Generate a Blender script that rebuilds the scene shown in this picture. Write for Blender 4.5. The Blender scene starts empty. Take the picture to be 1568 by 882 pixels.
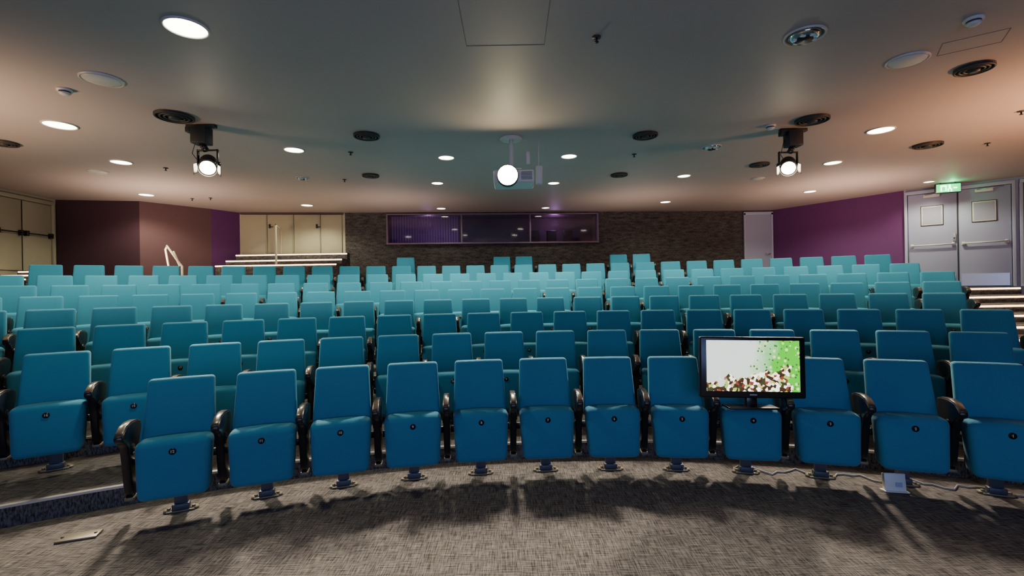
import bpy, bmesh, math, random
from mathutils import Matrix, Vector
random.seed(4)
scene = bpy.context.scene
col = scene.collection

# ------------------------------------------------------------ materials
def newmat(name):
    m = bpy.data.materials.new(name); m.use_nodes = True
    nt = m.node_tree
    b = nt.nodes["Principled BSDF"]
    return m, nt, b

def plain(name, c, rough=0.5, metal=0.0, spec=0.5, noise=0.0, nscale=30, bump=0.0, emis=None, estr=0.0):
    m, nt, b = newmat(name)
    b.inputs["Base Color"].default_value = (*c, 1)
    b.inputs["Roughness"].default_value = rough
    b.inputs["Metallic"].default_value = metal
    b.inputs["Specular IOR Level"].default_value = spec
    if emis:
        b.inputs["Emission Color"].default_value = (*emis, 1)
        b.inputs["Emission Strength"].default_value = estr
    if noise > 0 or bump > 0:
        tc = nt.nodes.new("ShaderNodeTexCoord")
        n = nt.nodes.new("ShaderNodeTexNoise"); n.inputs["Scale"].default_value = nscale
        n.inputs["Detail"].default_value = 5
        nt.links.new(tc.outputs["Object"], n.inputs["Vector"])
        if noise > 0:
            mx = nt.nodes.new("ShaderNodeMix"); mx.data_type = 'RGBA'
            mx.inputs[6].default_value = (*[max(0, v*(1-noise)) for v in c], 1)
            mx.inputs[7].default_value = (*[min(1, v*(1+noise)) for v in c], 1)
            nt.links.new(n.outputs["Fac"], mx.inputs[0])
            nt.links.new(mx.outputs[2], b.inputs["Base Color"])
        if bump > 0:
            bp = nt.nodes.new("ShaderNodeBump"); bp.inputs["Strength"].default_value = bump
            bp.inputs["Distance"].default_value = 0.01
            nt.links.new(n.outputs["Fac"], bp.inputs["Height"])
            nt.links.new(bp.outputs[0], b.inputs["Normal"])
    return m

def tweed(name, dark, light, s=1.0, rough=0.95):
    """woven carpet/fabric: crossed stretched noise"""
    m, nt, b = newmat(name)
    tc = nt.nodes.new("ShaderNodeTexCoord")
    facs = []
    for sc in ((260*s, 16*s, 60*s), (16*s, 260*s, 60*s)):
        mp = nt.nodes.new("ShaderNodeMapping"); mp.inputs["Scale"].default_value = sc
        n = nt.nodes.new("ShaderNodeTexNoise"); n.inputs["Scale"].default_value = 1.0
        n.inputs["Detail"].default_value = 2; n.inputs["Roughness"].default_value = .6
        nt.links.new(tc.outputs["Object"], mp.inputs["Vector"])
        nt.links.new(mp.outputs[0], n.inputs["Vector"])
        facs.append(n.outputs["Fac"])
    ad = nt.nodes.new("ShaderNodeMath"); ad.operation = 'ADD'
    nt.links.new(facs[0], ad.inputs[0]); nt.links.new(facs[1], ad.inputs[1])
    rp = nt.nodes.new("ShaderNodeMapRange")
    rp.inputs["From Min"].default_value = .78; rp.inputs["From Max"].default_value = 1.22
    nt.links.new(ad.outputs[0], rp.inputs["Value"])
    mx = nt.nodes.new("ShaderNodeMix"); mx.data_type = 'RGBA'
    mx.inputs[6].default_value = (*dark, 1); mx.inputs[7].default_value = (*light, 1)
    nt.links.new(rp.outputs[0], mx.inputs[0]); nt.links.new(mx.outputs[2], b.inputs["Base Color"])
    b.inputs["Roughness"].default_value = rough
    b.inputs["Specular IOR Level"].default_value = .15
    bp = nt.nodes.new("ShaderNodeBump"); bp.inputs["Strength"].default_value = .4; bp.inputs["Distance"].default_value = .004
    nt.links.new(rp.outputs[0], bp.inputs["Height"]); nt.links.new(bp.outputs[0], b.inputs["Normal"])
    return m

M = {}
M['fabric'] = plain("teal_upholstery", (0.028, 0.215, 0.335), .85, spec=.2, noise=.15, nscale=350, bump=.3)
M['fabric'].node_tree.nodes["Principled BSDF"].inputs["Sheen Weight"].default_value = .12
M['black'] = plain("black_plastic", (0.012, 0.011, 0.011), .28)
M['shell'] = plain("dark_shell", (0.02, 0.02, 0.022), .5)
M['armcap'] = plain("arm_cap", (0.06, 0.045, 0.035), .22)
M['post'] = plain("painted_post", (0.07, 0.075, 0.10), .45, metal=.3)
M['foot'] = plain("base_flange", (0.20, 0.17, 0.11), .5, metal=.4)
M['digit'] = plain("digit_white", (.75, .75, .72), .5)
M['floor'] = tweed("carpet_tweed", (0.034, 0.030, 0.029), (0.215, 0.19, 0.175), .6)
M['tier'] = tweed("carpet_tier", (0.03, 0.028, 0.027), (0.15, 0.135, 0.13), .6)
M['ceil'] = plain("ceiling_paint", (0.50, 0.42, 0.40), .55, noise=.05, nscale=1.2, spec=.35)
M['wallgrey'] = tweed("acoustic_fabric", (0.040, 0.034, 0.032), (0.13, 0.115, 0.105), .3)
M['maroon'] = plain("maroon_wall", (0.045, 0.014, 0.024), .8, noise=.1, nscale=20)
M['maroon2'] = plain("maroon_panel", (0.11, 0.052, 0.058), .8, noise=.1, nscale=20)
M['purple'] = plain("purple_wall", (0.12, 0.025, 0.14), .7, noise=.1, nscale=20)
M['lilac'] = plain("lilac_grey_paint", (0.36, 0.38, 0.54), .5)
M['doorframe'] = plain("door_frame", (0.44, 0.46, 0.62), .4)
M['cream'] = plain("cream_door", (0.50, 0.45, 0.29), .5, noise=.05, nscale=8)
M['olive'] = plain("olive_door", (0.36, 0.34, 0.24), .5, noise=.05, nscale=8)
M['nose'] = plain("metal_nosing", (0.5, 0.48, 0.45), .35, metal=.6)
M['white'] = plain("white_plastic", (0.72, 0.70, 0.66), .4)
M['ltrim'] = plain("downlight_trim", (0.6, 0.58, 0.54), .4)
M['vent'] = plain("dark_diffuser", (0.05, 0.042, 0.038), .5)
M['chrome'] = plain("chrome_reflector", (0.8, 0.8, 0.78), .12, metal=1)
M['lamp'] = plain("lamp_glow", (1, 1, 1), .5, emis=(1.0, .95, .72), estr=16)
M['spotlamp'] = plain("spot_lamp_glow", (1, 1, 1), .5, emis=(1.0, .86, .58), estr=60)
M['projlamp'] = plain("projector_lens_glow", (1, 1, 1), .5, emis=(1.0, .84, .5), estr=60)
M['led'] = plain("led_strip", (1, 1, 1), .5, emis=(1.0, .66, .36), estr=8)
M['exit'] = plain("exit_green", (0, .5, .15), .5, emis=(0.0, 1.0, .25), estr=1.6)
M['exitw'] = plain("exit_figure", (1, 1, 1), .5, emis=(.8, 1.0, .85), estr=5)
M['handle'] = plain("handle_dark", (0.02, 0.02, 0.02), .4, metal=.5)
M['steel'] = plain("steel_bar", (0.65, 0.65, 0.68), .3, metal=.7)
M['glasslit'] = plain("vision_glass", (0.40, 0.40, 0.52), .2)
M['rail'] = plain("cream_rail", (0.55, 0.5, 0.36), .35, metal=.4)
M['winframe'] = plain("window_frame", (0.20, 0.13, 0.19), .4)
M['blind'] = plain("blind_slat", (0.16, 0.11, 0.40), .6)
M['room'] = plain("booth_interior", (0.07, 0.035, 0.05), .8)
M['brass'] = plain("floor_plate", (0.20, 0.17, 0.12), .4, metal=.5)
M['cable'] = plain("grey_cable", (0.35, 0.33, 0.3), .6)
M['gap'] = plain("panel_gap", (0.22, 0.19, 0.18), .8)

# booth glass
m, nt, b = newmat("booth_glass")
tr = nt.nodes.new("ShaderNodeBsdfTransparent"); tr.inputs[0].default_value = (.85, .7, .85, 1)
gl = nt.nodes.new("ShaderNodeBsdfGlossy"); gl.inputs["Roughness"].default_value = .05
mx = nt.nodes.new("ShaderNodeMixShader"); mx.inputs[0].default_value = .06
nt.links.new(tr.outputs[0], mx.inputs[1]); nt.links.new(gl.outputs[0], mx.inputs[2])
nt.links.new(mx.outputs[0], nt.nodes["Material Output"].inputs[0]); M['glass'] = m

# TV picture: pale wall top-left, green right, flowers along the bottom
m, nt, b = newmat("tv_picture")
L = nt.links.new
tc = nt.nodes.new("ShaderNodeTexCoord"); sx = nt.nodes.new("ShaderNodeSeparateXYZ"); L(tc.outputs["Object"], sx.inputs[0])
nz = nt.nodes.new("ShaderNodeTexNoise"); nz.inputs["Scale"].default_value = 9; L(tc.outputs["Object"], nz.inputs["Vector"])
def math_(op, a, bb):
    n = nt.nodes.new("ShaderNodeMath"); n.operation = op
    for i, v in enumerate((a, bb)):
        if isinstance(v, (int, float)): n.inputs[i].default_value = v
        else: L(v, n.inputs[i])
    return n.outputs[0]
def mixc(f, a, bb):
    n = nt.nodes.new("ShaderNodeMix"); n.data_type = 'RGBA'; L(f, n.inputs[0])
    for i, v in ((6, a), (7, bb)):
        if isinstance(v, tuple): n.inputs[i].default_value = (*v, 1)
        else: L(v, n.inputs[i])
    return n.outputs[2]
def mr(v, a, bb):
    n = nt.nodes.new("ShaderNodeMapRange"); n.inputs[1].default_value = a; n.inputs[2].default_value = bb; L(v, n.inputs[0]); return n.outputs[0]
nn = math_('MULTIPLY', math_('SUBTRACT', nz.outputs["Fac"], .5), .22)
base = mixc(mr(math_('ADD', sx.outputs[0], nn), -.02, .18), (.45, .50, .46), (.04, .36, .01))
def voro(scale):
    n = nt.nodes.new("ShaderNodeTexVoronoi"); n.inputs["Scale"].default_value = scale; L(tc.outputs["Object"], n.inputs["Vector"])
    return n
vo = voro(48)
cr = nt.nodes.new("ShaderNodeValToRGB"); cr.color_ramp.interpolation = 'CONSTANT'
e = cr.color_ramp.elements; e[0].position = 0; e[0].color = (.03, .015, .008, 1); e[1].position = .28; e[1].color = (.85, .78, .5, 1)
for p, c in ((.42, (.14, .03, .015, 1)), (.50, (.95, .93, .88, 1)), (.68, (.03, .03, .012, 1)), (.82, (.5, .34, .2, 1)), (.9, (.25, .35, .06, 1))):
    q = e.new(p); q.color = c
sc_ = nt.nodes.new("ShaderNodeSeparateColor"); L(vo.outputs["Color"], sc_.inputs[0]); L(sc_.outputs[0], cr.inputs[0])
h = math_('ADD', math_('ADD', sx.outputs[2], math_('MULTIPLY', nn, 1.3)), math_('MULTIPLY', sx.outputs[0], -.25))
fl = mr(h, -.035, -.045)
keep = math_('LESS_THAN', math_('ADD', sx.outputs[0], nn), .24)
fl = math_('MULTIPLY', fl, keep)
vo2 = voro(26)
lf = math_('MULTIPLY', math_('LESS_THAN', vo2.outputs["Distance"], .30), mr(math_('ADD', sx.outputs[0], nn), -.04, .01))
base2 = mixc(lf, base, (.40, .60, .16))
vo3 = voro(34)
lf3 = math_('MULTIPLY', math_('LESS_THAN', vo3.outputs["Distance"], .24), mr(math_('ADD', sx.outputs[0], nn), -.04, .01))
base2 = mixc(lf3, base2, (.03, .10, .02))
pic = mixc(fl, base2, cr.outputs[0])
b.inputs["Base Color"].default_value = (0, 0, 0, 1); b.inputs["Roughness"].default_value = .2
L(pic, b.inputs["Emission Color"]); b.inputs["Emission Strength"].default_value = 3.2
M['tv'] = m

# ------------------------------------------------------------ mesh builder
class MB:
    def __init__(s): s.bm = bmesh.new(); s.mats = []
    def mi(s, k):
        if k not in s.mats: s.mats.append(k)
        return s.mats.index(k)
    def _merge(s, t, k, mat, smooth):
        if mat is not None: bmesh.ops.transform(t, matrix=mat, verts=t.verts)
        i = s.mi(k)
        for f in t.faces: f.material_index = i; f.smooth = smooth
        me = bpy.data.meshes.new("tmp"); t.to_mesh(me); t.free()
        s.bm.from_mesh(me); bpy.data.meshes.remove(me)
    def box(s, c, d, k, bev=0, seg=2, mat=None, taper=None, fn=None, sub=None, smooth=None):
        t = bmesh.new(); bmesh.ops.create_cube(t, size=1)
        for v in t.verts:
            v.co = Vector((v.co.x*d[0], v.co.y*d[1], v.co.z*d[2]))
            if taper and v.co.z > 0: v.co.x *= taper
        if sub:
            bmesh.ops.subdivide_edges(t, edges=[e for e in t.edges if abs((e.verts[0].co-e.verts[1].co).normalized().x) > .9], cuts=sub, use_grid_fill=True)
        if bev > 0:
            es = [e for e in t.edges if len(e.link_faces) == 2 and e.calc_face_angle(0) > .5]
            bmesh.ops.bevel(t, geom=es, offset=bev, segments=seg, affect='EDGES', profile=.5)
        if fn:
            for v in t.verts: v.co = fn(v.co)
        bmesh.ops.translate(t, vec=Vector(c), verts=t.verts)
        s._merge(t, k, mat, bev > 0 if smooth is None else smooth)
    def cyl(s, p0, p1, r, k, r2=None, n=20, caps=True, mat=None, smooth=True):
        p0 = Vector(p0); p1 = Vector(p1); d = p1-p0
        t = bmesh.new()
        bmesh.ops.create_cone(t, cap_ends=caps, segments=n, radius1=r, radius2=r if r2 is None else r2, depth=d.length)
        q = d.to_track_quat('Z', 'Y').to_matrix().to_4x4()
        bmesh.ops.transform(t, matrix=Matrix.Translation((p0+p1)/2) @ q, verts=t.verts)
        s._merge(t, k, mat, smooth)
    def sphere(s, c, r, k, sc=(1, 1, 1), mat=None):
        t = bmesh.new(); bmesh.ops.create_uvsphere(t, u_segments=20, v_segments=12, radius=r)
        for v in t.verts: v.co = Vector((v.co.x*sc[0]+c[0], v.co.y*sc[1]+c[1], v.co.z*sc[2]+c[2]))
        s._merge(t, k, mat, True)
    def torus(s, c, R, r, k, n=32, m=8, mat=None):
        t = bmesh.new(); vs = []
        for i in range(n):
            a = 2*math.pi*i/n
            vs.append([t.verts.new((c[0]+(R+r*math.cos(2*math.pi*j/m))*math.cos(a), c[1]+(R+r*math.cos(2*math.pi*j/m))*math.sin(a), c[2]+r*math.sin(2*math.pi*j/m))) for j in range(m)])
        for i in range(n):
            for j in range(m):
                t.faces.new((vs[i][j], vs[(i+1) % n][j], vs[(i+1) % n][(j+1) % m], vs[i][(j+1) % m]))
        s._merge(t, k, mat, True)
    def prism(s, pts, z0, z1, k, mat=None, bev=0, smooth=False):
        """pts in XY, extruded along Z"""
        t = bmesh.new()
        f = t.faces.new([t.verts.new((p[0], p[1], z0)) for p in pts])
        r = bmesh.ops.extrude_face_region(t, geom=[f])
        for v in r['geom']:
            if isinstance(v, bmesh.types.BMVert): v.co.z = z1
        bmesh.ops.recalc_face_normals(t, faces=t.faces)
        if bev > 0:
            es = [e for e in t.edges if abs(e.verts[0].co.z-e.verts[1].co.z) < 1e-6]
            bmesh.ops.bevel(t, geom=es, offset=bev, segments=2, affect='EDGES', profile=.5)
        s._merge(t, k, mat, smooth)
    def addmesh(s, me, k, mat):
        t = bmesh.new(); t.from_mesh(me); s._merge(t, k, mat, False)
    def mesh(s, name):
        me = bpy.data.meshes.new(name); s.bm.to_mesh(me)
        for k in s.mats: me.materials.append(M[k])
        return me
    def obj(s, name, loc=(0, 0, 0), rot=(0, 0, 0)):
        o = bpy.data.objects.new(name, s.mesh(name)); o.location = loc; o.rotation_euler = rot
        col.objects.link(o); s.bm.free(); return o

# ------------------------------------------------------------ geometry constants
CX, CY = .53, -3.155
R = [6.9, 7.83, 8.74, 9.64, 10.6, 11.5, 12.35, 13.25, 14.1]
Z = [0, .135, .285, .435, .57, .715, .875, 1.075, 1.31]
CEIL = 3.42
def P(r, th): return (CX+r*math.sin(th), CY+r*math.cos(th))

# ------------------------------------------------------------ chairs
digit_cache = {}
def digits(t):
    if t not in digit_cache:
        cu = bpy.data.curves.new("t", 'FONT'); cu.body = t; cu.size = .026; cu.align_x = 'CENTER'; cu.align_y = 'CENTER'; cu.resolution_u = 2
        ob = bpy.data.objects.new("t", cu); col.objects.link(ob)
        dg = bpy.context.evaluated_depsgraph_get(); dg.update()
        digit_cache[t] = bpy.data.meshes.new_from_object(ob.evaluated_get(dg))
        bpy.data.objects.remove(ob)
    return digit_cache[t]

def arm(b, x):
    prof = [(-.235, .612), (-.262, .596), (-.268, .572), (-.250, .552), (-.215, .540), (-.175, .50), (-.150, .42), (-.125, .30), (-.105, .20),
            (-.085, .165), (-.03, .165), (-.015, .22), (.0, .35), (.03, .47), (.075, .54), (.09, .58), (.07, .615), (.0, .632), (-.10, .640), (-.19, .632)]
    # prism in XY then rotate: (y,z)->X axis extrusion
    m = Matrix(((0, 0, 1, x), (1, 0, 0, 0), (0, 1, 0, 0), (0, 0, 0, 1)))
    b.prism(prof, -.024, .024, 'black', mat=m, bev=.008, smooth=True)
    cap = [(-.238, .616), (-.262, .602), (-.266, .590), (-.19, .622), (-.10, .634), (.0, .628), (.06, .612), (.07, .618), (.0, .638), (-.10, .648), (-.19, .641)]
    b.prism(cap, -.020, .020, 'armcap', mat=m, bev=.003, smooth=True)
    b.cyl((x-.03, -.10, .47), (x+.03, -.10, .47), .036, 'black')
    b.cyl((x-.034, -.10, .47), (x+.034, -.10, .47), .016, 'armcap')
    # lower bracket and tab
    b.box((x, -.055, .155), (.05, .09, .02), 'foot', bev=.004)
    b.box((x, .0, .20), (.03, .05, .12), 'black', bev=.006)

def chair_mesh(num, last):
    b = MB()
    # base flange with two lobes + bolts
    b.box((0, -.01, .006), (.16, .075, .012), 'foot', bev=.004)
    for sx_ in (-1, 1):
        b.cyl((sx_*.07, -.01, 0), (sx_*.07, -.01, .014), .030, 'foot')
        b.cyl((sx_*.07, -.01, .012), (sx_*.07, -.01, .024), .012, 'foot', n=8)
    b.box((0, 0, .21), (.078, .042, .41), 'post', bev=.006)
    b.box((0, -.01, .03), (.10, .055, .04), 'post', bev=.006)
    # cross beam and hinges
    b.box((0, .0, .36), (.46, .035, .05), 'black', bev=.006)
    # backrest (curved, leaning)
    def bf2(co):
        y = co.y + .26*co.z - .35*co.x*co.x
        if co.y < 0: y -= .018*math.cos(min(1.5, abs((co.z+.06)/.2)))
        return Vector((co.x, y, co.z))
    b.box((0, .050, .655), (.415, .062, .44), 'fabric', bev=.022, seg=3, taper=.92, sub=5, fn=bf2)
    b.box((0, .093, .61), (.37, .018, .42), 'shell', bev=.008, taper=.93, sub=5, fn=lambda co: Vector((co.x, co.y+.26*co.z-.35*co.x*co.x, co.z)))
    # tipped seat pan (underside towards the stage)
    def pf(co):
        x = co.x*(1+.10*(co.z/.19)*.5)
        y = co.y + .10*co.z
        if co.y < 0:
            y -= .014*(1-(co.x/.21)**2) + .014*math.cos(min(1.5, abs(co.z)/.13))
        z = co.z + (.010*(1-(co.x/.2)**2) if co.z > 0 else -.004)
        return Vector((x, y, z))
    b.box((0, -.130, .342), (.400, .140, .355), 'fabric', bev=.040, seg=4, sub=6, fn=pf)
    # back board of the pan
    b.box((0, -.052, .33), (.36, .016, .30), 'shell', bev=.004)
    # number disc
    b.cyl((0, -.205, .455), (0, -.218, .455), .020, 'black', n=24)
    mm = Matrix.Translation((0, -.2185, .455)) @ Matrix.Rotation(math.radians(90), 4, 'X')
    b.addmesh(digits(str(num)), 'digit', mm)
    arm(b, -.2575)
    if last: arm(b, .2575)
    return b.mesh("theatre_seat")

cache = {}
def put_chair(r, th, z, num, last):
    k = (num, last)
    if k not in cache: cache[k] = chair_mesh(num, last)
    o = bpy.data.objects.new("theatre_seat", cache[k])
    x, y = P(r, th)
    o.location = (x, y, z); o.rotation_euler = (0, 0, -th)
    col.objects.link(o)

pitch = [.0745, .0656, .0588, .0533, .0484, .0447, .0416, .0388]
rows = [(.033, -6, 5), (-.013, -9, 7), (.018, -11, 8), (0, -12, 9), (.018, -14, 10), (.07, -16, 10), (.0, -16, 12), (.018, -17, 12)]
for i, (t0, a, bb) in enumerate(rows):
    for k in range(a, bb+1):
        put_chair(R[i], t0+k*pitch[i], Z[i], bb-k+1, k == bb)
for j, (th, last) in enumerate(((-.209, True), (-.0535, False), (-.017, True), (.1375, False), (.174, True))):
    put_chair(R[8], th, Z[8], 5-j, last)

# ------------------------------------------------------------ floor / tiers
b = MB(); b.box((.55, 4.0, -.05), (20, 18.4, .1), 'floor'); b.obj("floor")
def sector(name, r0, r1, a0, a1, z0, z1, k, n=64, nosing=True):
    b = MB()
    pts = [P(r0, a0+(a1-a0)*i/n) for i in range(n+1)] + [P(r1, a1-(a1-a0)*i/n) for i in range(n+1)]
    b.prism(pts, z0, z1, k)
    if nosing:
        pts = [P(r0-.004, a0+(a1-a0)*i/n) for i in range(n+1)] + [P(r0+.03, a1-(a1-a0)*i/n) for i in range(n+1)]
        b.prism(pts, z1-.012, z1+.004, 'nose')
    return b.obj(name)
inner = [None]+[R[i]+.26 for i in range(8)]
for i in range(1, 9):
    a0 = -.95 if i < 5 else -.66
    if i < 8:
        sector("seating_tier", inner[i], inner[i+1], a0, .535, 0.0, Z[i], 'tier')
b = MB()
def xr(y): return CX+(y-CY)*math.tan(.535)
def xl_(y): return CX-(y-CY)*math.tan(.668)
pts = [P(inner[8], -.66+(1.195)*i/40) for i in range(41)]
pts += [(xr(9.0), 9.0), (9.75, 9.0), (8.5, 10.17), (6.98, 12.55), (6.24, 12.6), (-4.19, 11.83), (-6.66, 11.56), (-6.98, 10.98), (-7.83, 9.9), (-8.6, 9.72), (-9.1, 9.6), (-9.13, 9.12), (xl_(8.2)+.01, 8.2)]
b.prism(pts, 0, Z[8], 'tier'); b.obj("upper_landing")

# right aisle steps with LED nosings
b = MB()
ys = [4.3, 4.8, 5.4, 5.95, 6.4, 6.85, 7.35, 7.85, 8.4, 9.0]
zs = [.13, .26, .39, .52, .65, .78, .91, 1.04, 1.17, 1.31]
def xw(y): return min(10.33, 8.55+(10.22-y)*1.045-.06)
for i, (y, z) in enumerate(zip(ys, zs)):
    y2 = ys[i+1] if i+1 < len(ys) else 9.35
    if i+1 < len(ys):
        b.prism([(xr(y)+.02, y), (xw(y), y), (xw(y2), y2), (xr(y2)+.02, y2)], 0, z, 'tier')
    a_, c_ = xr(y)+.06, xw(y)-.04
    b.box(((a_+c_)/2, y-.006, z-.03), (c_-a_, .012, .030), 'led')
    b.box(((a_+c_)/2, y+.01, z+.002), (c_-a_, .05, .006), 'nose')
b.obj("aisle_steps")

# left aisle steps
b = MB()
for i in range(6):
    y = 7.2+.3*i; z = 1.52+.08*i
    y2 = y+.3 if i < 5 else 9.1
    b.prism([(-9.15, y), (xl_(y), y), (xl_(y2), y2), (-9.15, y2)], 0, z, 'tier')
    b.box(((-9.15+xl_(y))/2, y-.006, z-.02), (xl_(y)+9.1, .012, .022), 'led')
b.obj("aisle_steps")

# back left lit steps
b = MB()
for i, (y, z) in enumerate(((10.60, 2.07), (10.95, 2.20), (11.30, 2.36))):
    xl = -6.68+.03*i
    b.box(((xl-3.95)/2, (y+11.5)/2, (z+1.3)/2+.006), (-3.95-xl, 11.5-y, z-1.3), 'tier')
    b.box(((xl-3.95)/2, y-.006, z-.018), (-3.95-xl, .012, .026), 'led')
b.obj("entrance_steps")

# ------------------------------------------------------------ walls
def wall(name, p0, p1, z0, z1, k, th=.15, extra=None):
    p0 = Vector((p0[0], p0[1], 0)); p1 = Vector((p1[0], p1[1], 0)); d = p1-p0
    a = math.atan2(d.y, d.x)
    b = MB(); Ln = d.length
    if extra: extra(b, Ln)
    else: b.box((Ln/2, th/2, (z0+z1)/2), (Ln, th, z1-z0), k)
    return b.obj(name, (p0.x, p0.y, 0), (0, 0, a))
# local frame: u along x, room side is -y
def backwall(b, Ln):
    u0, u1, w0, w1 = 1.03, 6.5, 2.60, 3.385
    b.box((u0/2, .075, CEIL/2), (u0, .15, CEIL), 'wallgrey')
    b.box(((u1+Ln)/2, .075, CEIL/2), (Ln-u1, .15, CEIL), 'wallgrey')
    b.box(((u0+u1)/2, .075, w0/2), (u1-u0, .15, w0), 'wallgrey')
    b.box(((u0+u1)/2, .075, (w1+CEIL)/2), (u1-u0, .15, CEIL-w1), 'wallgrey')
wall("wall_back", (-4.19, 11.88), (6.24, 12.66), 0, CEIL, 'wallgrey', extra=backwall)
# booth window
b = MB(); u0, u1, w0, w1 = 1.03, 6.5, 2.60, 3.385
for (c, d) in (((u0+.02, .0, (w0+w1)/2), (.04, .12, w1-w0)), ((u1-.02, .0, (w0+w1)/2), (.04, .12, w1-w0)),
               (((u0+u1)/2, .0, w0+.02), (u1-u0, .14, .04)), (((u0+u1)/2, .0, w1-.015), (u1-u0, .12, .03)),
               ((2.93, .01, (w0+w1)/2), (.04, .08, w1-w0)), ((4.70, .01, (w0+w1)/2), (.04, .08, w1-w0))):
    b.box(c, d, 'winframe', bev=.006)
b.box(((u0+u1)/2, .03, (w0+w1)/2), (u1-u0-.06, .008, w1-w0-.06), 'glass')
b.box(((u0+u1)/2, 1.0, (w0+w1)/2), (u1-u0+.3, .02, w1-w0+.4), 'room')
b.box(((u0+u1)/2, .55, w0-.1), (u1-u0+.3, .9, .02), 'room')
b.box(((u0+u1)/2, .55, w1+.02), (u1-u0+.3, .9, .02), 'room')
for s in (u0-.1, u1+.1): b.box((s, .55, (w0+w1)/2), (.02, .9, w1-w0+.3), 'room')
for i in range(26):
    b.box((1.16+i*.066, .12, (w0+w1)/2), (.045, .004, w1-w0-.1), 'blind', mat=None)
for i in range(3):
    b.box((4.9+i*.45, .6, w0+.25), (.25, .2, .3), 'shell', bev=.02)
a_back = math.atan2(.78, 10.43)
b.obj("window_1", (-4.19, 11.88, 0), (0, 0, a_back))
l = bpy.data.lights.new("booth_fill", 'POINT'); l.energy = 9; l.color = (.7, .55, 1.0); l.shadow_soft_size = .1  # added purple fill so blinds and booth interior show, no fitting
for xx, yy in ((-2.2, 12.5), (1.2, 12.8)):
    lo = bpy.data.objects.new("booth_fill", l); lo.location = (xx, yy, 3.2); col.objects.link(lo)

wall("wall_back_pier", (6.24, 12.66), (7.02, 12.66), 0, CEIL, 'wallgrey')
b = MB()
b.box((6.63, 12.63, 2.33), (.70, .05, 1.98), 'lilac', bev=.005)
b.box((6.63, 12.62, 3.34), (.78, .07, .08), 'doorframe', bev=.005)
for s in (6.265, 6.995): b.box((s, 12.62, 2.33), (.05, .07, 2.04), 'doorframe', bev=.005)
b.cyl((6.9, 12.60, 2.25), (6.9, 12.52, 2.25), .02, 'steel'); b.cyl((6.9, 12.53, 2.25), (6.78, 12.53, 2.25), .012, 'steel')
b.obj("door_2")
wall("wall_right_rear", (7.0, 12.66), (8.55, 10.22), 0, CEIL, 'purple')
def doorseg(p0, p1, name, leaves, zf, zt, leafmat, framemat, vision):
    a = math.atan2(p1[1]-p0[1], p1[0]-p0[0])
    b = MB()
    u = leaves[0][0]-.05; v = leaves[-1][1]+.05
    b.box(((u+v)/2, -.02, zt+.035), (v-u, .10, .07), framemat, bev=.006)
    for s in (u+.02, v-.02): b.box((s, -.02, (zf+zt)/2), (.05, .10, zt-zf), framemat, bev=.006)
    for (l0, l1) in leaves:
        c = (l0+l1)/2; w = l1-l0-.014
        b.box((c, -.01, (zf+zt)/2), (w, .05, zt-zf-.02), leafmat, bev=.004)
        if vision:
            b.box((c, -.04, zf+1.50), (.36, .02, .42), 'shell', bev=.006)
            b.box((c, -.045, zf+1.50), (.34, .02, .40), 'white', bev=.006)
            b.box((c, -.052, zf+1.50), (.29, .012, .35), 'glasslit')
            b.box((c, -.038, zf+.14), (w-.06, .01, .24), 'steel')
    if vision:
        for (l0, l1) in leaves:
            c = (l0+l1)/2; w = l1-l0
            b.cyl((l0+.06, -.10, zf+.88), (l1-.06, -.10, zf+.88), .016, 'white')
            for s in (l0+.07, l1-.07): b.box((s, -.06, zf+.88), (.05, .08, .07), 'white', bev=.01)
            b.box((c, -.07, zt-.07), (.26, .06, .06), 'white', bev=.008)
            b.cyl((c-.1, -.10, zt-.05), (c+.28, -.10, zt-.03), .009, 'steel')
        m_ = leaves[0][1]
        b.box((m_-.05, -.055, zf+1.02), (.045, .03, .16), 'steel', bev=.006)
        b.cyl((m_-.05, -.06, zf+1.0), (m_-.05, -.1, zf+1.0), .014, 'handle')
        b.box((m_+.004, -.036, (zf+zt)/2), (.014, .01, zt-zf-.03), 'shell')
    else:
        for (l0, l1) in leaves:
            b.cyl((l0+.06, -.10, zf+.72), (l1-.06, -.10, zf+.72), .012, 'handle')
            for s in (l0+.05, l1-.05): b.box((s, -.06, zf+.72), (.05, .09, .10), 'handle', bev=.01)
        b.box((leaves[0][1], -.036, (zf+zt)/2), (.012, .01, zt-zf-.03), 'shell')
    return b.obj(name, (p0[0], p0[1], 0), (0, 0, a))
pE = (10.4, 8.45)
wall("wall_right_doors", (8.55, 10.22), pE, 0, CEIL, 'lilac')
doorseg((8.55, 10.22), pE, "door_1", [(.06, .84), (.85, 1.60)], 1.32, 3.30, 'lilac', 'doorframe', True)
doorseg((8.55, 10.22), pE, "door_3", [(1.76, 2.45)], 1.32, 3.30, 'lilac', 'doorframe', True)
wall("wall_right", pE, (10.4, -5.0), 0, CEIL, 'maroon2')
wall("wall_left", (-9.25, -5.0), (-9.25, 8.3), 0, CEIL, 'maroon2')
wall("wall_left_doors", (-9.25, 8.3), (-9.35, 9.66), 0, CEIL, 'olive')
doorseg((-9.25, 8.3), (-9.35, 9.66), "door_4", [(.06, .60), (.61, 1.22)], 1.93, 3.28, 'olive', 'olive', False)
wall("wall_left_rear", (-9.35, 9.66), (-7.85, 9.94), 0, CEIL, 'maroon')
wall("wall_left_pier", (-7.85, 9.94), (-7.02, 11.01), 0, CEIL, 'maroon2')
wall("wall_left_return", (-7.02, 11.01), (-6.69, 11.6), 0, CEIL, 'purple')
wall("wall_back_left", (-6.69, 11.6), (-4.10, 11.9), 0, CEIL, 'cream')
a_c = math.atan2(.3, 2.59)
b = MB()
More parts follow.
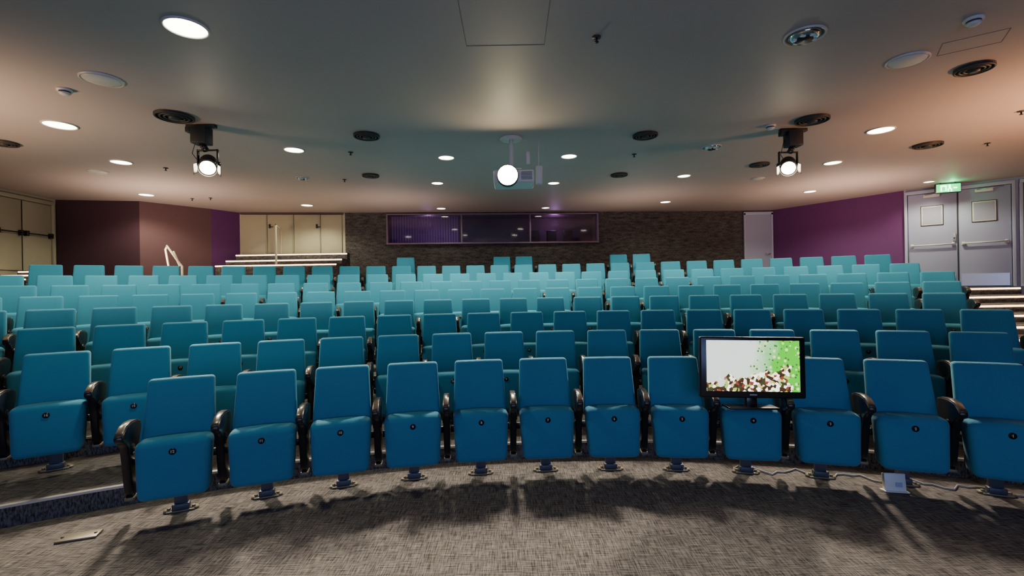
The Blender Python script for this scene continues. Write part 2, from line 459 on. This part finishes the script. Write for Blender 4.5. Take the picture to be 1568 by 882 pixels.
for (l0, l1) in ((.06, .63), (.66, 1.26), (1.29, 1.90), (1.93, 2.44)):
    b.box(((l0+l1)/2, -.015, 2.88), (l1-l0, .04, .98), 'cream', bev=.006)
for s in (.645, 1.275, 1.915): b.box((s, -.03, 2.88), (.022, .05, .98), 'olive', bev=.004)
for s in (.72, 1.84):
    b.box((s, -.05, 3.08), (.04, .03, .10), 'handle', bev=.006); b.cyl((s, -.05, 3.06), (s+.09, -.09, 3.06), .01, 'handle')
b.box((1.25, -.02, 3.395), (2.45, .06, .04), 'maroon2')
b.obj("door_5", (-6.69, 11.6, 0), (0, 0, a_c))
b = MB(); b.box((.5, -5.0, CEIL/2), (19.6, .15, CEIL), 'maroon'); b.obj("wall_front")

# ceiling with access panels
b = MB(); b.box((.5, 4.0, CEIL+.06), (20.4, 18.6, .12), 'ceil')
def panel_lines(cx, cy, w, h, rot):
    m = Matrix.Translation((cx, cy, CEIL-.001)) @ Matrix.Rotation(rot, 4, 'Z')
    for (x, y, ww, hh) in ((0, h/2, w, .004), (0, -h/2, w, .004), (w/2, 0, .004, h), (-w/2, 0, .004, h)):
        b.box((x, y, 0), (ww, hh, .003), 'gap', mat=m)
panel_lines(-.02, 3.35, .63, .93, 0)
panel_lines(3.85, 3.9, .40, .26, -.6)
b.obj("ceiling")

# ------------------------------------------------------------ ceiling fittings
def spot(name, loc, energy, color, angle, blend=.6, size=.08, target=None):
    l = bpy.data.lights.new(name, 'SPOT'); l.energy = energy; l.color = color
    l.spot_size = math.radians(angle); l.spot_blend = blend; l.shadow_soft_size = size
    o = bpy.data.objects.new(name, l); o.location = loc
    if target is not None:
        o.rotation_euler = (Vector(target)-Vector(loc)).to_track_quat('-Z', 'Y').to_euler()
    col.objects.link(o); return o

def downlight(x, y, r, lit=True, power=60):
    b = MB()
    b.torus((0, 0, -.004), r, .010, 'ltrim')
    b.cyl((0, 0, 0.0), (0, 0, -.004), r, 'chrome' if not lit else 'lamp', n=32)
    if not lit:
        b.cyl((0, 0, -.001), (0, 0, -.03), r*.92, 'chrome', r2=r*.6, n=32)
        b.cyl((0, 0, -.03), (0, 0, -.04), r*.42, 'shell', n=24)
        for a in range(6): b.box((r*.5*math.cos(a), r*.5*math.sin(a), -.035), (.04, .02, .01), 'white', bev=.003)
    b.obj("downlight", (x, y, CEIL))
    if lit and power:
        spot("downlight_lamp", (x, y, CEIL-.03), power, (1.0, .95, .68), 150, .5, .10)

lit = [(-2.38, 3.48, .145, 100), (-5.18, 5.42, .155, 230), (-5.77, 6.98, .135, 240), (-7.20, 9.30, .13, 150), (-2.99, 6.52, .13, 270), (-4.64, 10.72, .13, 150),
       (-.95, 7.03, .12, 270), (-1.35, 8.71, .11, 260), (-1.69, 11.45, .11, 25), (.89, 7.07, .12, 270), (.82, 8.87, .11, 260), (4.82, 6.10, .15, 180),
       (5.30, 7.72, .13, 260), (6.44, 10.11, .12, 200), (3.13, 8.47, .115, 270), (3.65, 11.08, .12, 30), (.86, 11.61, .10, 20), (8.30, 9.32, .09, 130)]
for x, y, r, p in lit: downlight(x, y, r, True, p)
for x, y, r in ((2.36, 3.74, .145), (2.89, 6.73, .13), (-3.59, 8.13, .10)): downlight(x, y, r, False)
for x, y, r in ((-3.71, 4.29, .165), (3.55, 4.18, .16), (-6.57, 7.51, .145), (4.62, 8.78, .12)):
    b = MB(); b.cyl((0, 0, 0), (0, 0, -.012), r, 'white', n=40); b.cyl((0, 0, -.010), (0, 0, -.02), r*.86, 'white', r2=r*.8, n=40)
    b.torus((0, 0, -.012), r*.93, .006, 'ltrim'); b.obj("ceiling_speaker", (x, y, CEIL))
for x, y, r in ((-3.70, 5.20, .19), (-1.81, 5.96, .16), (-2.38, 8.03, .14), (1.77, 6.13, .16), (1.92, 8.28, .145), (3.64, 5.65, .185), (4.10, 7.73, .15),
                (6.03, 6.78, .175), (4.31, 4.35, .145), (-6.46, 6.0, .15)):
    b = MB(); b.cyl((0, 0, 0), (0, 0, -.012), r, 'vent', n=40)
    for q in (.95, .72, .5): b.torus((0, 0, -.022), r*q, .010, 'vent')
    b.cyl((0, 0, -.01), (0, 0, -.045), r*.34, 'vent', r2=r*.28, n=24); b.obj("air_diffuser", (x, y, CEIL))
for x, y in ((-4.24, 4.49), (3.51, 3.54), (3.25, 5.85)):
    b = MB(); b.cyl((0, 0, 0), (0, 0, -.02), .062, 'white', n=32); b.cyl((0, 0, -.02), (0, 0, -.035), .045, 'vent', n=32)
    b.cyl((0, 0, -.035), (0, 0, -.055), .05, 'white', r2=.03, n=32); b.obj("smoke_detector", (x, y, CEIL))
for x, y in ((.70, 3.71), (-2.26, 6.68), (-5.38, 7.35), (-6.2, 9.72), (-6.6, 9.75), (-2.93, 8.32), (1.86, 7.03), (6.88, 6.77), (5.99, 5.5)):
    b = MB(); b.cyl((0, 0, 0), (0, 0, -.008), .035, 'vent'); b.cyl((0, 0, -.008), (0, 0, -.04), .008, 'handle')
    b.cyl((0, 0, -.04), (0, 0, -.044), .018, 'handle'); b.obj("sprinkler", (x, y, CEIL))

# theatre spotlights
def theatre_spot(x, y, tgt, sx_):
    b = MB()
    b.box((0, 0, CEIL-.02), (.34, .06, .04), 'shell', bev=.006)
    b.box((-.14, 0, CEIL-.06), (.06, .08, .06), 'shell', bev=.006)
    b.box((0, 0, CEIL-.13), (.18, .15, .20), 'shell', bev=.012)
    b.cyl((0, 0, CEIL-.22), (sx_*.05, 0, CEIL-.30), .035, 'black')
    # yoke
    cx = sx_*.07
    b.box((cx, 0, CEIL-.30), (.24, .035, .014), 'black', bev=.003)
    for s in (-1, 1):
        b.box((cx+s*.115, 0, CEIL-.39), (.012, .035, .20), 'black', bev=.003)
        b.cyl((cx+s*.10, 0, CEIL-.46), (cx+s*.14, 0, CEIL-.46), .022, 'black')
    c = Vector((cx, 0, CEIL-.47)); d = (Vector(tgt)-Vector((x+cx, y, CEIL-.47))).normalized()
    b.cyl(c-d*.14, c+d*.07, .082, 'black', n=28)
    b.cyl(c-d*.20, c-d*.14, .05, 'black', r2=.08, n=28)
    b.cyl(c+d*.07, c+d*.13, .088, 'black', r2=.095, n=28, caps=False)
    for q in (-.10, -.06, -.02): b.cyl(c+d*q, c+d*(q+.012), .09, 'black', n=28)
    b.cyl(c+d*.10, c+d*.105, .08, 'spotlamp', n=28)
    # barn doors
    up = Vector((0, 0, 1)); s2 = d.cross(up).normalized(); uu = s2.cross(d).normalized()
    for v, w in ((s2, uu), (-s2, uu)):
        rot = Matrix(((*w,), (*(d*.9+v*.43).normalized(),), (*v,))).transposed().to_4x4()
        pp = c+d*.165+v*.115
        b.box((0, 0, 0), (.12, .07, .004), 'black', mat=Matrix.Translation(pp) @ rot)
    # safety cable
    b.cyl((-.06, .05, CEIL-.02), (-.14, .04, CEIL-.32), .004, 'handle', n=6); b.cyl((-.14, .04, CEIL-.32), (-.05, .05, CEIL-.45), .004, 'handle', n=6)
    b.obj("stage_spotlight", (x, y, 0))
    lp = Vector((x, y, 0))+c+d*.24
    return spot("stage_spotlight_lamp", lp, 1000, (1.0, .87, .70), 70, .9, .14, tgt)
theatre_spot(-3.60, 5.50, (-1.2, 1.4, 0.0), 1)
theatre_spot(3.62, 6.0, (1.0, 1.4, 0.0), -1)

# projector
b = MB()
b.cyl((0, 0, CEIL), (0, 0, CEIL-.02), .15, 'white', n=32)
b.cyl((0, 0, CEIL-.02), (0, 0, 3.0), .028, 'white')
b.box((0, 0, 2.99), (.26, .26, .02), 'white', bev=.004)
b.box((.03, -.02, 2.87), (.52, .42, .17), 'white', bev=.025, seg=3)
b.cyl((-.05, -.22, 2.865), (-.05, -.30, 2.865), .135, 'shell', n=32)
b.cyl((-.05, -.298, 2.865), (-.05, -.303, 2.865), .125, 'projlamp', n=32)  # glowing disc oversized to stand in for the lens glare
for i in range(6): b.box((.19, -.232, 2.83+i*.018), (.14, .004, .006), 'vent')
b.box((.36, .0, 2.93), (.08, .06, .24), 'white', bev=.012)
b.cyl((.36, 0, 3.05), (.36, 0, CEIL), .008, 'white')
b.box((.22, .0, 3.16), (.05, .05, .16), 'white', bev=.01)
b.obj("projector", (.02, 6.19, 0))
spot("projector_lamp", (-.03, 5.84, 2.86), 850, (1.0, .90, .76), 74, .9, .12, (0.0, 1.2, .0))

# exit sign
b = MB()
b.box((0, 0, 0), (.42, .05, .19), 'shell', bev=.01)
b.box((0, -.027, 0), (.39, .006, .16), 'exit')
b.box((-.08, -.032, 0), (.10, .004, .12), 'exitw')
b.box((-.08, -.035, -.01), (.05, .004, .08), 'exit')
b.sphere((.02, -.033, .05), .018, 'exitw', (1, .2, 1))
b.box((.02, -.033, .005), (.03, .004, .06), 'exitw'); b.box((.045, -.033, -.04), (.02, .004, .06), 'exitw'); b.box((-.005, -.033, -.04), (.02, .004, .06), 'exitw')
b.box((.11, -.033, 0), (.06, .004, .025), 'exitw')
for s in (-.12, .12): b.cyl((s, 0, .09), (s, 0, .115), .008, 'handle')
b.obj("exit_sign", (8.79, 9.45, 3.305), (0, 0, -.35))
l = bpy.data.lights.new("exit_glow", 'POINT'); l.energy = 3; l.color = (0, 1, .3); l.shadow_soft_size = .05
lo = bpy.data.objects.new("exit_sign_lamp", l); lo.location = (8.75, 9.3, 3.36); col.objects.link(lo)

# television
b = MB()
b.box((0, .0, 0), (.745, .05, .44), 'black', bev=.012, seg=3)
b.box((0, -.027, .012), (.655, .006, .365), 'tv')
b.box((0, .035, 0), (.5, .05, .3), 'shell', bev=.02)
b.box((0, -.027, -.195), (.05, .004, .008), 'steel')
b.box((0, .02, -.25), (.08, .04, .08), 'black', bev=.008)
b.box((0, .02, -.29), (.36, .14, .014), 'black', bev=.005)
b.obj("television", (1.73, 3.42, .845), (math.radians(-3), math.radians(1.2), -.05))

# handrails
def curve_tube(name, polys, r, k):
    cu = bpy.data.curves.new(name, 'CURVE'); cu.dimensions = '3D'; cu.bevel_depth = r; cu.bevel_resolution = 3
    for pts in polys:
        s = cu.splines.new('POLY'); s.points.add(len(pts)-1)
        for i, p in enumerate(pts): s.points[i].co = (*p, 1)
    cu.materials.append(M[k]); o = bpy.data.objects.new(name, cu); col.objects.link(o); return o
curve_tube("handrail", [[(-5.38, 10.75, 2.08), (-5.38, 10.75, 2.98)], [(-5.38, 10.75, 2.98), (-5.58, 11.4, 2.98), (-5.58, 11.4, 2.38)]], .022, 'rail')
curve_tube("handrail", [[(-6.45, 9.0, 1.3), (-6.62, 9.0, 2.30), (-6.55, 8.95, 2.36), (-6.1, 8.7, 1.95), (-6.1, 8.7, 1.1)], [(-6.50, 9.05, 2.26), (-6.2, 8.8, 1.95)]], .02, 'rail')
# floor cable, card, floor plate
pts = []
for i in range(41):
    th = .17+i*.0075
    x, y = P(6.93+.05*math.sin(i*.9)+.03*math.sin(i*2.3), th); pts.append((x, y, .008))
curve_tube("floor_cable", [pts], .006, 'cable')
b = MB()
b.box((0, 0, .062), (.13, .012, .125), 'white', bev=.004); b.box((.0, .03, .06), (.11, .05, .11), 'white', bev=.008)
b.box((.02, -.008, .05), (.04, .004, .03), 'lilac'); b.box((0, .012, .004), (.15, .08, .008), 'white', bev=.003)
b.obj("cable_box", (2.62, 3.24, 0), (math.radians(-8), 0, -.2))
b = MB(); b.box((0, 0, .006), (.20, .10, .012), 'brass', bev=.004)
for s in (-1, 1): b.cyl((s*.08, 0, .01), (s*.08, 0, .015), .008, 'handle', n=10)
b.obj("floor_outlet", (-2.62, 2.82, 0), (0, 0, .35))

# ------------------------------------------------------------ added fill lights, no fittings behind them
def area(name, loc, tgt, sx_, sy_, e, c):
    l = bpy.data.lights.new(name, 'AREA'); l.shape = 'RECTANGLE'; l.size = sx_; l.size_y = sy_; l.energy = e; l.color = c
    o = bpy.data.objects.new(name, l); o.location = loc
    o.rotation_euler = (Vector(tgt)-Vector(loc)).to_track_quat('-Z', 'Y').to_euler(); col.objects.link(o)
area("blue_front_fill", (.5, -4.6, 1.8), (.5, 5, 1.2), 5, 2.4, 190, (.36, .50, 1.0))  # added bluish fill from the stage side, no screen is built
spot("side_ceiling_fill", (-6.0, 3.6, 1.9), 360, (1.0, .68, .42), 150, 1, .3, (-6.0, 4.5, 3.4))  # added unseen upward fills that warm the ceiling at both sides
spot("side_ceiling_fill", (6.6, 4.2, 1.9), 560, (1.0, .50, .24), 150, 1, .3, (6.4, 5.0, 3.4))
spot("rear_ceiling_fill", (-6.6, 8.6, 1.9), 190, (1.0, .74, .55), 160, 1, .3, (-6.4, 9.2, 3.4))  # added unseen fills that brighten the rear ceiling and walls
spot("rear_ceiling_fill", (6.6, 9.2, 1.9), 190, (1.0, .70, .50), 160, 1, .3, (6.7, 9.6, 3.4))
spot("rear_ceiling_fill", (-2.6, 10.0, 1.8), 80, (1.0, .76, .6), 160, 1, .3, (-2.6, 10.2, 3.4))
spot("rear_ceiling_fill", (2.8, 10.2, 1.8), 80, (1.0, .76, .6), 160, 1, .3, (2.8, 10.4, 3.4))

w = bpy.data.worlds.new("World"); scene.world = w; w.use_nodes = True
w.node_tree.nodes["Background"].inputs[0].default_value = (.05, .05, .06, 1)
w.node_tree.nodes["Background"].inputs[1].default_value = .3

# ------------------------------------------------------------ camera
cam = bpy.data.cameras.new("camera"); cam.sensor_width = 36; cam.sensor_fit = 'HORIZONTAL'
cam.lens = 16.53; cam.clip_start = .05; cam.clip_end = 100
o = bpy.data.objects.new("camera", cam); col.objects.link(o)
o.matrix_world = Matrix.Translation((0, 0, 1.45)) @ Matrix.Rotation(math.radians(90), 4, 'X') @ Matrix.Rotation(-.017, 4, 'Z')
scene.camera = o
